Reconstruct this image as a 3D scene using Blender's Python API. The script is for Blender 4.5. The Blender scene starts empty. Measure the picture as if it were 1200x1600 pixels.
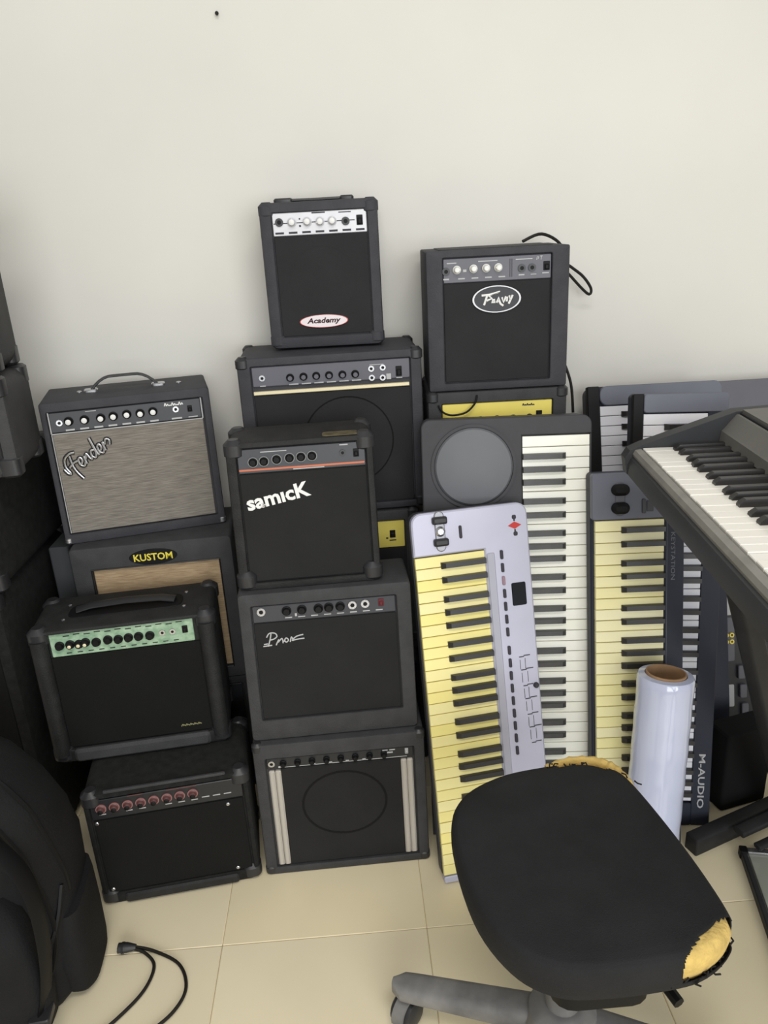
import bpy, bmesh, math, random
from mathutils import Matrix, Vector
random.seed(7)
R = math.radians
scn = bpy.context.scene
C = scn.collection

# ------------------------------------------------------------------ camera, world, lights, exposure
YAW, PITCH, ROLL, CAM = R(2.098), R(20.363), R(3.136), Vector((0, -1.892, 1.308))
fw = Vector((math.sin(YAW)*math.cos(PITCH), math.cos(YAW)*math.cos(PITCH), -math.sin(PITCH)))
r0 = Vector((math.cos(YAW), -math.sin(YAW), 0)); u0 = r0.cross(fw)
rt = r0*math.cos(ROLL) - u0*math.sin(ROLL); up = u0*math.cos(ROLL) + r0*math.sin(ROLL)
cd = bpy.data.cameras.new('camera'); cam = bpy.data.objects.new('camera', cd); C.objects.link(cam)
cam.matrix_world = Matrix(((rt.x, up.x, -fw.x, CAM.x), (rt.y, up.y, -fw.y, CAM.y), (rt.z, up.z, -fw.z, CAM.z), (0, 0, 0, 1)))
cd.sensor_fit = 'VERTICAL'; cd.sensor_height = 36; cd.sensor_width = 27; cd.lens = 27; cd.clip_start = .01
scn.camera = cam

w = bpy.data.worlds.new('world'); scn.world = w; w.use_nodes = True
w.node_tree.nodes['Background'].inputs[0].default_value = (1.0, .985, .96, 1)
w.node_tree.nodes['Background'].inputs[1].default_value = .42

def area(name, loc, target, sx, sy, power, col):
    l = bpy.data.lights.new(name, 'AREA'); l.shape = 'RECTANGLE'; l.size = sx; l.size_y = sy; l.energy = power; l.color = col
    o = bpy.data.objects.new(name, l); C.objects.link(o); o.location = loc
    o.rotation_euler = (Vector(target)-Vector(loc)).to_track_quat('-Z', 'Y').to_euler(); return o
area('ceiling_light', (.15, -2.3, 2.8), (.1, -1.7, 0), 1.5, .5, 29, (1, .97, .92))
area('window_daylight', (.9, -4.8, 1.5), (0, 0, .8), 3.2, 1.9, 108, (.95, .98, 1))
scn.view_settings.view_transform = 'Standard'; scn.view_settings.look = 'None'
scn.view_settings.gamma = 1; scn.view_settings.use_curve_mapping = False
scn.view_settings.exposure = 0.18

# ------------------------------------------------------------------ materials
def lin(c):
    return tuple(((v/255)/12.92 if v/255 <= .04045 else ((v/255+.055)/1.055)**2.4) for v in c)
MATS = {}
def mat(name, rgb, rough=.6, metal=0, noise=0, nscale=12, bump=0, bscale=300, stretch=(1, 1, 1), rgb2=None, vary=0, coat=0, trans=0, detail=4, spec=None):
    if name in MATS: return MATS[name]
    m = bpy.data.materials.new(name); m.use_nodes = True; nt = m.node_tree; p = nt.nodes['Principled BSDF']
    c = lin(rgb)+(1,)
    p.inputs['Base Color'].default_value = c; p.inputs['Roughness'].default_value = rough; p.inputs['Metallic'].default_value = metal
    p.inputs['Coat Weight'].default_value = coat
    dark = max(rgb) < 100 and rough > .45
    p.inputs['Specular IOR Level'].default_value = spec if spec is not None else (.22 if dark else .5)
    if trans: p.inputs['Transmission Weight'].default_value = trans
    if noise or bump or vary or rgb2:
        tc = nt.nodes.new('ShaderNodeTexCoord'); mp = nt.nodes.new('ShaderNodeMapping'); mp.inputs['Scale'].default_value = stretch
        nt.links.new(tc.outputs['Object'], mp.inputs['Vector'])
    if noise or rgb2:
        n = nt.nodes.new('ShaderNodeTexNoise'); n.inputs['Scale'].default_value = nscale; n.inputs['Detail'].default_value = detail
        nt.links.new(mp.outputs['Vector'], n.inputs['Vector'])
        r = nt.nodes.new('ShaderNodeValToRGB'); r.color_ramp.elements[0].position = .32; r.color_ramp.elements[1].position = .68
        a = tuple(v*(1-noise) for v in c[:3])+(1,); b = tuple(min(1, v*(1+noise)) for v in c[:3])+(1,)
        if rgb2: a, b = c, lin(rgb2)+(1,)
        r.color_ramp.elements[0].color = a; r.color_ramp.elements[1].color = b
        nt.links.new(n.outputs['Fac'], r.inputs['Fac']); src = r.outputs['Color']
    else: src = None
    if vary:
        oi = nt.nodes.new('ShaderNodeObjectInfo'); hs = nt.nodes.new('ShaderNodeHueSaturation')
        mr = nt.nodes.new('ShaderNodeMapRange'); mr.inputs['To Min'].default_value = 1-vary; mr.inputs['To Max'].default_value = 1+vary
        nt.links.new(oi.outputs['Random'], mr.inputs['Value']); nt.links.new(mr.outputs['Result'], hs.inputs['Saturation'])
        if src: nt.links.new(src, hs.inputs['Color'])
        else: hs.inputs['Color'].default_value = c
        src = hs.outputs['Color']
    if src: nt.links.new(src, p.inputs['Base Color'])
    if bump:
        n2 = nt.nodes.new('ShaderNodeTexNoise'); n2.inputs['Scale'].default_value = bscale; n2.inputs['Detail'].default_value = 3
        nt.links.new(mp.outputs['Vector'], n2.inputs['Vector'])
        bp = nt.nodes.new('ShaderNodeBump'); bp.inputs['Strength'].default_value = bump; bp.inputs['Distance'].default_value = .002
        nt.links.new(n2.outputs['Fac'], bp.inputs['Height']); nt.links.new(bp.outputs['Normal'], p.inputs['Normal'])
    MATS[name] = m; return m

M_wall = mat('wall_plaster', (214, 212, 204), .85, noise=.035, nscale=1.7, bump=.25, bscale=26)
M_tile = mat('floor_tile_cream', (233, 220, 186), .3, noise=.05, nscale=3, vary=.06)
M_grout = mat('tile_grout', (180, 164, 132), .9)
M_vinyl = mat('black_vinyl', (60, 60, 61), .62, noise=.12, nscale=30, bump=.5, bscale=420)
M_vinylD = mat('dark_black_vinyl', (38, 38, 38), .58, noise=.2, nscale=30, bump=.5, bscale=420)
M_vinylB = mat('blue_black_vinyl', (60, 60, 64), .6, noise=.1, nscale=30, bump=.4, bscale=420)
M_carpet = mat('black_felt', (32, 32, 31), .95, noise=.25, nscale=60, bump=.8, bscale=500)
M_grille = mat('black_grille_cloth', (42, 42, 43), .8, noise=.1, nscale=9, bump=.4, bscale=900)
M_grilleD = mat('deep_black_grille_cloth', (18, 18, 17), .85, noise=.1, nscale=9, bump=.4, bscale=900)
M_grilleM = mat('charcoal_grille_cloth', (36, 36, 36), .85, noise=.1, nscale=9, bump=.4, bscale=900)
M_silvercloth = mat('silver_grille_cloth', (108, 102, 95), .85, stretch=(1, 22, 1), nscale=26, rgb2=(146, 140, 130), bump=.5, bscale=160, detail=6)
M_tan = mat('tan_grille_cloth', (150, 126, 96), .9, stretch=(1, 10, 1), nscale=40, rgb2=(178, 155, 122), bump=.4, bscale=160)
M_plastic = mat('black_plastic', (40, 40, 42), .42, noise=.1, nscale=40)
M_black = mat('jet_black', (16, 16, 17), .55)
M_white = mat('white_paint', (225, 225, 222), .5)
M_whiteknob = mat('white_knob', (222, 221, 214), .4)
M_silver = mat('silver_panel', (206, 206, 210), .4, metal=.1, noise=.04, nscale=50)
M_chrome = mat('chrome', (190, 190, 192), .25, metal=.9)
M_greypanel = mat('grey_panel', (88, 88, 96), .45, noise=.05)
M_darkpanel = mat('dark_control_panel', (52, 53, 58), .45, noise=.06)
M_blackpanel = mat('black_control_panel', (30, 31, 34), .4)
M_green = mat('green_panel', (120, 152, 124), .4, noise=.15, nscale=70, rgb2=(166, 192, 164))
M_yellow = mat('yellow_panel', (232, 214, 104), .45, noise=.05)
M_gold = mat('gold_strip', (226, 214, 176), .35, metal=.1)
M_orange = mat('orange_strip', (190, 104, 72), .5)
M_redring = mat('red_knob', (96, 62, 60), .45)
M_red = mat('red_print', (190, 50, 46), .5)
M_rosering = mat('rose_ring', (150, 104, 102), .5)
M_darkred = mat('dark_red_switch', (98, 40, 44), .5)
M_pinkwhite = mat('badge_white', (224, 214, 216), .4)
M_beige = mat('cream_pillar', (176, 170, 160), .5)
M_mark = mat('pale_print', (176, 176, 176), .6)
M_markd = mat('dark_print', (62, 60, 66), .6)
M_foam = mat('yellow_foam', (206, 176, 102), .95, noise=.18, nscale=50, bump=1, bscale=160)
M_fabric = mat('black_seat_fabric', (35, 35, 36), .85, noise=.14, nscale=14, bump=.5, bscale=700)
M_dusty = mat('dusty_grey_plastic', (98, 97, 96), .7, noise=.25, nscale=16, rgb2=(132, 130, 127))
M_bag = mat('black_bag_fabric', (26, 26, 27), .85, noise=.2, nscale=9, bump=.6, bscale=300)
M_cable = mat('black_cable', (34, 31, 28), .5)
M_film = mat('stretch_film', (203, 209, 234), .14, noise=.05, nscale=9, stretch=(1, 1, .3), bump=.35, bscale=14, coat=.6)
M_card = mat('cardboard_core', (166, 132, 98), .85, noise=.12, nscale=30)
M_keyY = mat('yellowed_white_key', (240, 228, 152), .38, noise=.05, nscale=6, vary=.12)
M_keyC = mat('cream_white_key', (241, 233, 180), .38, noise=.06, nscale=6, vary=.18)
M_keyI = mat('ivory_white_key', (243, 243, 230), .35, noise=.03, nscale=5, vary=.2)
M_keyW = mat('clean_white_key', (228, 228, 234), .33, vary=.1)
M_keyP = mat('warm_white_key', (232, 229, 220), .3, vary=.1)
M_bkey = mat('black_key', (38, 36, 36), .35)
M_bkeyg = mat('dusty_black_key', (60, 60, 60), .4, noise=.2, nscale=40)
M_casio = mat('dark_grey_case', (66, 66, 69), .55, noise=.06, nscale=20)
M_disc = mat('grey_speaker_cover', (94, 96, 100), .5, noise=.05, nscale=8)
M_lilac = mat('silver_lilac_case', (188, 188, 206), .42, metal=.15, noise=.03, nscale=12)
M_navy = mat('navy_grey_case', (46, 49, 60), .5, noise=.08, nscale=10)
M_slate = mat('slate_grey_panel', (98, 101, 113), .5, noise=.06, nscale=10)
M_piano = mat('charcoal_piano_case', (54, 55, 57), .5, noise=.1, nscale=14)
M_pianotop = mat('warm_grey_piano_panel', (100, 99, 94), .55, noise=.1, nscale=12)
M_wood = mat('grey_lip', (126, 124, 118), .6, noise=.12, nscale=30)
M_stand = mat('stand_black_metal', (42, 42, 43), .5, noise=.2, nscale=20)
M_glass = mat('greenish_glass_sheet', (150, 152, 140), .12, noise=.08, nscale=4, coat=.6)
M_lcd = mat('lcd_screen', (22, 24, 30), .6)

# ------------------------------------------------------------------ mesh building
def rr(w, h, r, k=4, cx=0, cy=0):
    r = max(min(r, w/2-1e-5, h/2-1e-5), 1e-5); pts = []
    for i, (sx, sy) in enumerate(((1, -1), (1, 1), (-1, 1), (-1, -1))):
        for j in range(k+1):
            a = -math.pi/2 + i*math.pi/2 + j*math.pi/2/k
            pts.append((cx+sx*(w/2-r)+r*math.cos(a), cy+sy*(h/2-r)+r*math.sin(a)))
    return pts
class MB:
    def __init__(s, m=None): s.v = []; s.f = []; s.m = m or Matrix()
    def add(s, vs, fs):
        o = len(s.v); s.v += [tuple(s.m @ Vector(v)) for v in vs]; s.f += [tuple(o+i for i in f) for f in fs]; return s
    def loft(s, loops, cap0=True, cap1=True, closed=True):
        n = len(loops[0]); vs = [p for l in loops for p in l]; fs = []
        for a in range(len(loops)-1):
            for i in range(n if closed else n-1):
                j = (i+1) % n; fs.append((a*n+i, a*n+j, (a+1)*n+j, (a+1)*n+i))
        if cap0: fs.append(tuple(range(n))[::-1])
        if cap1: fs.append(tuple((len(loops)-1)*n+i for i in range(n)))
        return s.add(vs, fs)
    def rbox(s, cx, cy, w, h, z0, z1, r=.002, ch=.001, k=3, both=False):
        l = []
        if both: l.append([(x, y, z0) for x, y in rr(w-2*ch, h-2*ch, r-ch*.5, k, cx, cy)])
        l.append([(x, y, z0+(ch if both else 0)) for x, y in rr(w, h, r, k, cx, cy)])
        l.append([(x, y, z1-ch) for x, y in rr(w, h, r, k, cx, cy)])
        l.append([(x, y, z1) for x, y in rr(w-2*ch, h-2*ch, r-ch*.5, k, cx, cy)])
        return s.loft(l)
    def box(s, x0, x1, y0, y1, z0, z1):
        return s.loft([[(x0, y0, z), (x1, y0, z), (x1, y1, z), (x0, y1, z)] for z in (z0, z1)])
    def lathe(s, prof, seg=20, cx=0, cy=0, cap0=True, cap1=True):
        return s.loft([[(cx+r*math.cos(2*math.pi*i/seg), cy+r*math.sin(2*math.pi*i/seg), z) for i in range(seg)] for r, z in prof], cap0, cap1)
    def ring(s, cx, cy, ro, ri, z0, z1, seg=24, ex=1, ey=1):
        L = lambda r, z: [(cx+r*ex*math.cos(2*math.pi*i/seg), cy+r*ey*math.sin(2*math.pi*i/seg), z) for i in range(seg)]
        return s.loft([L(ri, z0), L(ro, z0), L(ro, z1), L(ri, z1), L(ri, z0)], False, False)
    def ell(s, cx, cy, rx, ry, z0, z1, seg=36, ch=.0008):
        L = lambda a, b, z: [(cx+a*math.cos(2*math.pi*i/seg), cy+b*math.sin(2*math.pi*i/seg), z) for i in range(seg)]
        return s.loft([L(rx, ry, z0), L(rx, ry, z1-ch), L(rx-ch, ry-ch, z1)])
    def poly(s, pts, z0, z1): return s.loft([[(x, y, z) for x, y in pts] for z in (z0, z1)])
    def tube(s, pts, r, seg=8, flat=1.0, cap=True, radii=None):
        pts = [Vector(p) for p in pts]; loops = []; nrm = None
        for i, p in enumerate(pts):
            t = (pts[min(i+1, len(pts)-1)]-pts[max(i-1, 0)]).normalized()
            if nrm is None:
                ref = Vector((0, 0, 1)) if abs(t.z) < .9 else Vector((1, 0, 0)); nrm = (ref-t*ref.dot(t)).normalized()
            else: nrm = (nrm-t*nrm.dot(t)).normalized()
            b = t.cross(nrm); q = radii[i] if radii else r
            loops.append([tuple(p+nrm*(q*flat*math.cos(2*math.pi*k/seg))+b*(q*math.sin(2*math.pi*k/seg))) for k in range(seg)])
        return s.loft(loops, cap, cap)
    def mesh(s, name, angle=35):
        me = bpy.data.meshes.new(name); me.from_pydata(s.v, [], s.f); me.validate()
        bm = bmesh.new(); bm.from_mesh(me); bmesh.ops.recalc_face_normals(bm, faces=bm.faces); bm.to_mesh(me); bm.free()
        me.shade_smooth(); me.set_sharp_from_angle(angle=R(angle)); return me
def spline(pts, n=6, closed=False):
    P = [Vector(p) for p in pts]; out = []; m = len(P)
    for i in range(m if closed else m-1):
        g = (lambda k: P[k % m]) if closed else (lambda k: P[max(0, min(m-1, k))])
        a, b, c, d = g(i-1), g(i), g(i+1), g(i+2)
        for j in range(n):
            t = j/n
            out.append(.5*((2*b)+(c-a)*t+(2*a-5*b+4*c-d)*t*t+(3*b-a-3*c+d)*t**3))
    if not closed: out.append(P[-1])
    return out

def obj(name, src, m, parent=None, M=None, angle=35):
    me = src.mesh(name, angle) if isinstance(src, MB) else src
    if m and not me.materials: me.materials.append(m)
    o = bpy.data.objects.new(name, me); C.objects.link(o)
    if parent is not None: o.parent = parent
    if M is not None: o.matrix_basis = M
    return o
def tag(o, label, cat, group=None, kind=None):
    if label: o['label'] = label
    if cat: o['category'] = cat
    if group: o['group'] = group
    if kind: o['kind'] = kind
    return o
def thing(name, label, cat, M, group=None):
    o = bpy.data.objects.new(name, None); C.objects.link(o); o.empty_display_size = .05; o.matrix_basis = M
    return tag(o, label, cat, group)
def T(x, y, z): return Matrix.Translation((x, y, z))
def frame(o, X, Y, Z): return Matrix(((X[0], Y[0], Z[0], o[0]), (X[1], Y[1], Z[1], o[1]), (X[2], Y[2], Z[2], o[2]), (0, 0, 0, 1)))
def pose(x, y, z, yaw, lean=0, roll=0):
    return T(x, y, z) @ Matrix.Rotation(R(yaw), 4, 'Z') @ Matrix.Rotation(R(-lean), 4, 'X') @ Matrix.Rotation(R(roll), 4, 'Y')

def text(mb, s, width, cx, cy, z, height=None, rot=0, ext=.0005, shear=0, bold=0, squash=None):
    c = bpy.data.curves.new('t', 'FONT'); c.body = s; c.size = 1; c.shear = shear; c.offset = bold; c.resolution_u = 2
    o = bpy.data.objects.new('t', c); C.objects.link(o); me = o.to_mesh()
    xs = [v.co.x for v in me.vertices]; ys = [v.co.y for v in me.vertices]
    k = width/(max(xs)-min(xs)); ky = height/(max(ys)-min(ys)) if height else k
    mx, my = (max(xs)+min(xs))/2, (max(ys)+min(ys))/2; ca, sa = math.cos(rot), math.sin(rot)
    V = []
    for v in me.vertices:
        x, y = (v.co.x-mx)*k, (v.co.y-my)*ky; V.append((cx+x*ca-y*sa, cy+x*sa+y*ca))
    n = len(V); F = [tuple(p.vertices) for p in me.polygons]
    o.to_mesh_clear(); bpy.data.objects.remove(o); bpy.data.curves.remove(c)
    edges = {}
    for f in F:
        for i in range(len(f)):
            e = (f[i], f[(i+1) % len(f)]); edges[e] = 1
    side = [(a, b, b+n, a+n) for (a, b) in edges if (b, a) not in edges]
    mb.add([(x, y, z+ext) for x, y in V]+[(x, y, z) for x, y in V], F+[tuple(s_[::-1]) for s_ in side]); return mb
def strokes(mb, polys, fx, r, z, n=4, flat=.6, smooth=True):
    for p in polys:
        q = [(*fx(*a), z) for a in p]
        mb.tube(spline(q, n) if smooth and len(q) > 2 else q, r, 6, flat)
    return mb

# ------------------------------------------------------------------ setting
fl = obj('floor', MB().box(-2.0, 2.8, -3.2, .1, -.06, -.0015), M_grout); fl['kind'] = 'structure'
tm = MB().rbox(0, 0, .4034, .4034, -.008, 0, .002, .0012).mesh('tile'); tm.materials.append(M_tile)
X0, Y0, P = -.323, -.753, .4045
for i in range(-4, 7):
    for j in range(-6, 2):
        obj('tile', tm, None, fl, T(X0+(i+.5)*P, Y0+(j+.5)*P, 0))
wl = obj('wall_back', MB().box(-2.0, 2.8, 0, .12, 0, 3.0), M_wall)
wl['kind'] = 'structure'
tag(obj('wall_nail', MB(frame((-.223, 0, 1.743), (1, 0, 0), (0, 0, 1), (0, -1, 0))).lathe([(.0015, -.01), (.0015, .008), (.004, .009), (.004, .011)], 10), M_black),
    'tiny dark nail in the bare wall near the top', 'nail')

# ------------------------------------------------------------------ amplifiers
GRP = 'guitar amplifiers stacked against the wall'
def knob_mesh(r, hgt=.011):
    b = MB().lathe([(r, 0), (r, .003), (r*.82, .004), (r*.72, hgt-.001), (r*.62, hgt)], 20); b.box(-r*.09, r*.09, r*.1, r*.8, hgt-.001, hgt+.0006); return b
class Amp:
    """cabinet with a (possibly sloping) front; front coordinates: u across from the centre, v up from the bottom edge, n outwards"""
    def __init__(s, name, label, q, mar, inset, m, rad=.012, ch=.006, group=GRP):
        x, y, z, yaw, lean, w, h, d = q; s.w, s.h, s.d = w, h, d; l = R(lean)
        s.root = thing(name, label, 'amplifier', pose(x, y, z, yaw), group)
        s.F = frame((0, 0, 0), (1, 0, 0), (0, math.sin(l), math.cos(l)), (0, -math.cos(l), math.sin(l)))
        s.top = h*math.cos(l); s.ytop = h*math.sin(l); s.inset = inset; s.n = -inset
        ml, mr, mt, mb_ = mar; s.box = (-w/2+ml, w/2-mr, mb_, h-mt)
        icx, icy, iw, ih = (ml-mr)/2, h/2+(mb_-mt)/2, w-ml-mr, h-mt-mb_
        k = 5; fr = lambda pts, n: [tuple(s.F @ Vector((a, b, n))) for a, b in pts]
        def bk(pts, yy): return [(a, yy, b*math.cos(l)) for a, b in pts]
        inn = rr(iw, ih, .003, k, icx, icy); out = rr(w, h, rad, k, 0, h/2)
        L = [fr(inn, -inset), fr(inn, -.002), fr(rr(iw+.003, ih+.003, .0045, k, icx, icy), 0), fr(rr(w-2*ch, h-2*ch, rad, k, 0, h/2), 0),
             fr(rr(w-.6*ch, h-.6*ch, rad, k, 0, h/2), -ch*.3), fr(out, -ch), bk(out, d-ch), bk(rr(w-2*ch, h-2*ch, rad, k, 0, h/2), d)]
        s.body = obj('cabinet', MB().loft(L), m, s.root)
    def part(s, name, mb, m, parent=None, label=None, M=None):
        o = obj(name, mb, m, parent or s.root, (s.F if M is None else M) if parent is None else M)
        if label: o['label'] = label
        return o
    def slab(s, name, u0, u1, v0, v1, m, n0=None, n1=None, label=None, r=.002, ch=.0012):
        n0 = s.n-.001 if n0 is None else n0; n1 = s.n+.004 if n1 is None else n1
        return s.part(name, MB().rbox((u0+u1)/2, (v0+v1)/2, u1-u0, v1-v0, n0, n1, r, ch), m, label=label)
    def knobs(s, pos, r, m, cap=None, n=None, hgt=.011, ring=None):
        n = s.n+.004 if n is None else n
        me = knob_mesh(r, hgt).mesh('knob'); me.materials.append(m); cm = rm = None
        if cap: cm = MB().lathe([(r*.6, hgt-.0005), (r*.6, hgt+.0012), (r*.5, hgt+.0018)], 18).mesh('knob_cap'); cm.materials.append(cap)
        if ring: rm = MB().ring(0, 0, r*1.18, r*.85, 0, .0025).mesh('knob_ring'); rm.materials.append(ring)
        for u, v in pos:
            o = obj('knob', me, None, s.root, s.F @ T(u, v, n) @ Matrix.Rotation(random.uniform(-2, 2), 4, 'Z'))
            if cm: obj('knob_cap', cm, None, o)
            if rm: obj('knob_ring', rm, None, o)
    def jacks(s, pos, r=.007, n=None, m=None):
        n = s.n+.004 if n is None else n
        me = MB().ring(0, 0, r, r*.5, 0, .003, 18).mesh('jack'); me.materials.append(m or M_chrome)
        ho = MB().lathe([(r*.55, 0), (r*.55, .0012)], 14).mesh('jack_hole'); ho.materials.append(M_black)
        for u, v in pos:
            o = obj('jack', me, None, s.root, s.F @ T(u, v, n)); obj('jack_hole', ho, None, o)
    def switch(s, u, v, w=.011, h=.016, n=None, m=None):
        n = s.n+.004 if n is None else n
        b = MB().rbox(0, 0, w, h, 0, .002, .001, .0005); b.rbox(0, -h*.1, w*.7, h*.6, .002, .006, .001, .002)
        return s.part('power_switch', b, m or M_black, M=s.F @ T(u, v, n))
    def marks(s, items, m, n=None, t=.0006, name='panel_print'):
        n = s.n+.004 if n is None else n; b = MB()
        for u, v, w, h in items: b.box(u-w/2, u+w/2, v-h/2, v+h/2, n-.0002, n+t)
        o = s.part(name, b, m); o['kind'] = 'stuff'; return o
    def screws(s, pos, r=.0042, n=0, m=None):
        me = MB().lathe([(r, -.001), (r, .001), (r*.6, .0022)], 12).mesh('screw'); me.materials.append(m or M_chrome)
        for u, v in pos: obj('screw', me, None, s.root, s.F @ T(u, v, n))
    def corners(s, size=.036, m=None, which='all', o=.0025, yy=None):
        w, h, d = s.w, s.h, s.d
        for sx in (-1, 1):
            for top in (0, 1):
                for back in (0, 1):
                    if which == 'front' and back: continue
                    if which == 'bottom' and top: continue
                    zc = s.top-size/2+o if top else size/2
                    yc = (d-size/2+o) if back else ((s.ytop*(1 if top else 0))+size/2-o + (0 if top else 0))
                    sg = size if not (top == 0) else size
                    b = MB().rbox(sx*(w/2-size/2+o), yc, size, size, zc-size/2, zc+size/2, size*.4, size*.24, 6, True)
                    obj('corner_protector', b, m or M_plastic, s.root)
    def handle(s, u0, u1, rise=.03, wid=.011, y=None, m=None, thick=.35, ends=None):
        y = (s.ytop+s.d)/2 if y is None else y; z = s.top; N = 14; pts = []
        for i in range(N+1):
            t = i/N; e = min(t, 1-t)*2; k = 1-(1-min(1, e*1.55))**2
            pts.append((u0+(u1-u0)*t, y, z+.002+rise*k))
        hd = obj('handle', MB().tube(pts, wid, 10, thick), m or M_plastic, s.root)
        for u in (u0, u1):
            obj('handle_end', MB(T(u, y, z)).rbox(0, 0, .03, .026, -.0005, .006, .006, .002), ends or M_chrome, hd)
        return hd

# --- front left, bottom: red knobs
a = Amp('guitar_amplifier', 'black amp with a row of reddish knobs on the floor beside the backpack', (-.423, -.613, 0, 7.3, 0, .328, .284, .2), (.012, .012, .012, .03), .006, M_carpet, .02, .01)
x0, x1, y0, y1 = a.box
a.slab('control_panel', x0+.002, x1-.002, .222, y1-.004, M_blackpanel)
a.slab('grille', x0+.004, x1-.004, y0+.002, .218, M_grilleD)
a.knobs([(-.129+i*.0257, .2475+.0003*i) for i in range(8)], .0088, M_redring, M_black, ring=M_rosering)
a.marks([(-.128+i*.0258, .2335, .013, .0022) for i in (0, 2, 3, 5, 6, 7)]+[(.075+i*.022, .236, .015, .002) for i in range(3)], M_mark)
a.marks([(.03, .267, .06, .002), (-.06, .268, .03, .002)], M_redring, name='panel_stripe')
a.screws([(-.143, .213), (.1166, .208), (.1178, .039), (-.1397, .041)], n=a.n+.004)
a.corners(.04, M_plastic)
a.slab('bottom_rail', -.118, .118, .004, .027, M_vinylD, -.002, .006, r=.006, ch=.004)
obj('top_edging', MB(T(0, .004, .284)).rbox(0, 0, .24, .007, -.001, .004, .003, .0015), M_vinyl, a.root)

# --- front left, upper: green panel
a = Amp('guitar_amplifier', 'black amp with a mint green control panel and recessed top handle', (-.485, -.51, .2865, 6.1, 1.0, .359, .308, .165), (.03, .03, .008, .03), .012, M_vinylD, .012, .008)
x0, x1, y0, y1 = a.box
a.slab('control_panel', -.143, .137, .2465, .3, M_green, n1=a.n+.005)
a.slab('grille', x0+.002, x1-.002, y0+.002, .244, M_grilleD)
kp = [-.1253, -.105, -.088, -.0755, -.055, -.032, -.012, .008, .028, .05]
a.knobs([(u, .2715+.0012*math.sin(i*9)) for i, u in enumerate(kp)], .0092, M_black, n=a.n+.005)
for u in (-.105, -.088, -.0755): a.part('brass_button', MB().lathe([(.0035, 0), (.0035, .0015), (.002, .002)], 10), M_gold, M=a.F @ T(u, .2715, a.n+.016))
a.jacks([(.075, .2735), (.095, .2735)], .006, n=a.n+.005); a.switch(.12, .275, n=a.n+.005)
a.marks([(-.11+.02*i, .291+.002*(i % 2), .012, .002) for i in range(12)]+[(-.11+.021*i, .253, .01, .002) for i in range(11)], M_blackpanel, n=a.n+.005)
a.part('lettering', strokes(MB(), [[(i*.1, .2+.4*(i % 2)), (i*.1+.07, .7-.3*(i % 2)), (i*.1+.1, .3)] for i in range(10)], lambda x, y: (.082+x*.042, .045+y*.009), .0012, a.n+.0042), mat('dim_yellow_print', (120, 118, 80), .6))
for sx in (-1, 1):   # thick rounded edge rolls left and right
    b = MB(a.F).tube([(sx*(a.w/2-.016), .02, -.006), (sx*(a.w/2-.016), a.h-.02, -.006)], .017, 14); obj('edge_roll', b, M_vinylD, a.root)
a.slab('bottom_rail', -.14, .14, .002, .032, M_vinyl, -.004, .007, r=.008, ch=.006)
a.corners(.042, M_plastic, o=.0045)
b = MB(T(0, .083, a.top)); b.rbox(0, 0, .23, .06, -.0005, .0012, .02, .0008); pl = obj('handle_recess', b, M_black, a.root)
obj('handle', MB(T(0, .083, a.top)).tube([(-.1, 0, .004), (-.07, .004, .009), (0, .006, .011), (.07, .004, .009), (.1, 0, .004)], .014, 10, .3), M_plastic, a.root)
sm = MB().lathe([(.004, 0), (.004, .0015), (.002, .0025)], 10).mesh('screw'); sm.materials.append(M_chrome)
for u, y in ((-.12, .05), (.12, .05), (-.12, .116), (.12, .116)): obj('screw', sm, None, a.root, T(u, y, a.top))

# --- back left column
def plain(label, q, mm=None):
    p = Amp('amplifier_cabinet', label, q, (.02, .02, .02, .02), .008, M_vinylD, .01, .005); x0, x1, y0, y1 = p.box
    p.slab('control_panel', x0+.003, x1-.003, y1-.045, y1-.003, M_blackpanel); p.slab('grille', x0+.003, x1-.003, y0+.003, y1-.05, M_grilleD)
    p.knobs([(-.08+.04*i, y1-.024) for i in range(5)], .008, M_plastic); return p
plain('plain black amp cabinet on the floor hidden behind the red-knobbed amp', (-.461, -.3, 0, 4, 0, .36, .322, .2))
a = Amp('guitar_amplifier', 'black amp with yellow lettered nameplate and tan cloth behind the green-panel amp', (-.461, -.303, .3225, 4.09, 0, .351, .36, .2), (.042, .03, .052, .03), .01, M_vinyl, .008, .005)
x0, x1, y0, y1 = a.box
a.slab('grille', x0+.002, x1-.002, y0+.002, y1-.002, M_tan, n1=a.n+.003)
a.part('nameplate', MB().ell(.003, .328, .052, .018, -.001, .003), M_black)
lm = MB(); text(lm, 'KUSTOM', .084, .003, .328, .003, height=.017, bold=.02); a.part('lettering', lm, mat('yellow_print', (226, 208, 74), .5))
a.part('piping', MB().tube([(x0, y0, .001), (x1, y0, .001), (x1, y1, .001), (x0, y1, .001), (x0, y0, .001)], .0022, 6), M_blackpanel)

a = Amp('guitar_amplifier', 'amp with silver grey cloth, seven white-topped knobs and a strap handle', (-.477, -.247, .683, 12.7, 2.13, .351, .315, .191), (.012, .016, .02, .022), .012, M_vinylB, .006, .004)
x0, x1, y0, y1 = a.box
a.slab('control_panel', x0+.004, x1-.006, .25, y1-.002, M_darkpanel, n1=a.n+.006)
a.slab('grille', x0+.004, x1-.004, y0+.002, .247, M_silvercloth, n1=a.n+.006)
a.part('white_piping', MB().tube([(x0+.003, .2485, a.n+.007), (x0+.003, y1-.001, a.n+.007)], .0016, 6).tube([(x1-.004, .2485, a.n+.007), (x1-.004, y1-.001, a.n+.007)], .0016, 6).tube([(x0+.003, .2475, a.n+.007), (x1-.004, .2475, a.n+.007)], .0013, 6).tube([(x0+.003, .247, a.n+.007), (x0+.003, y0+.003, a.n+.007)], .001, 6), M_mark)
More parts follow.
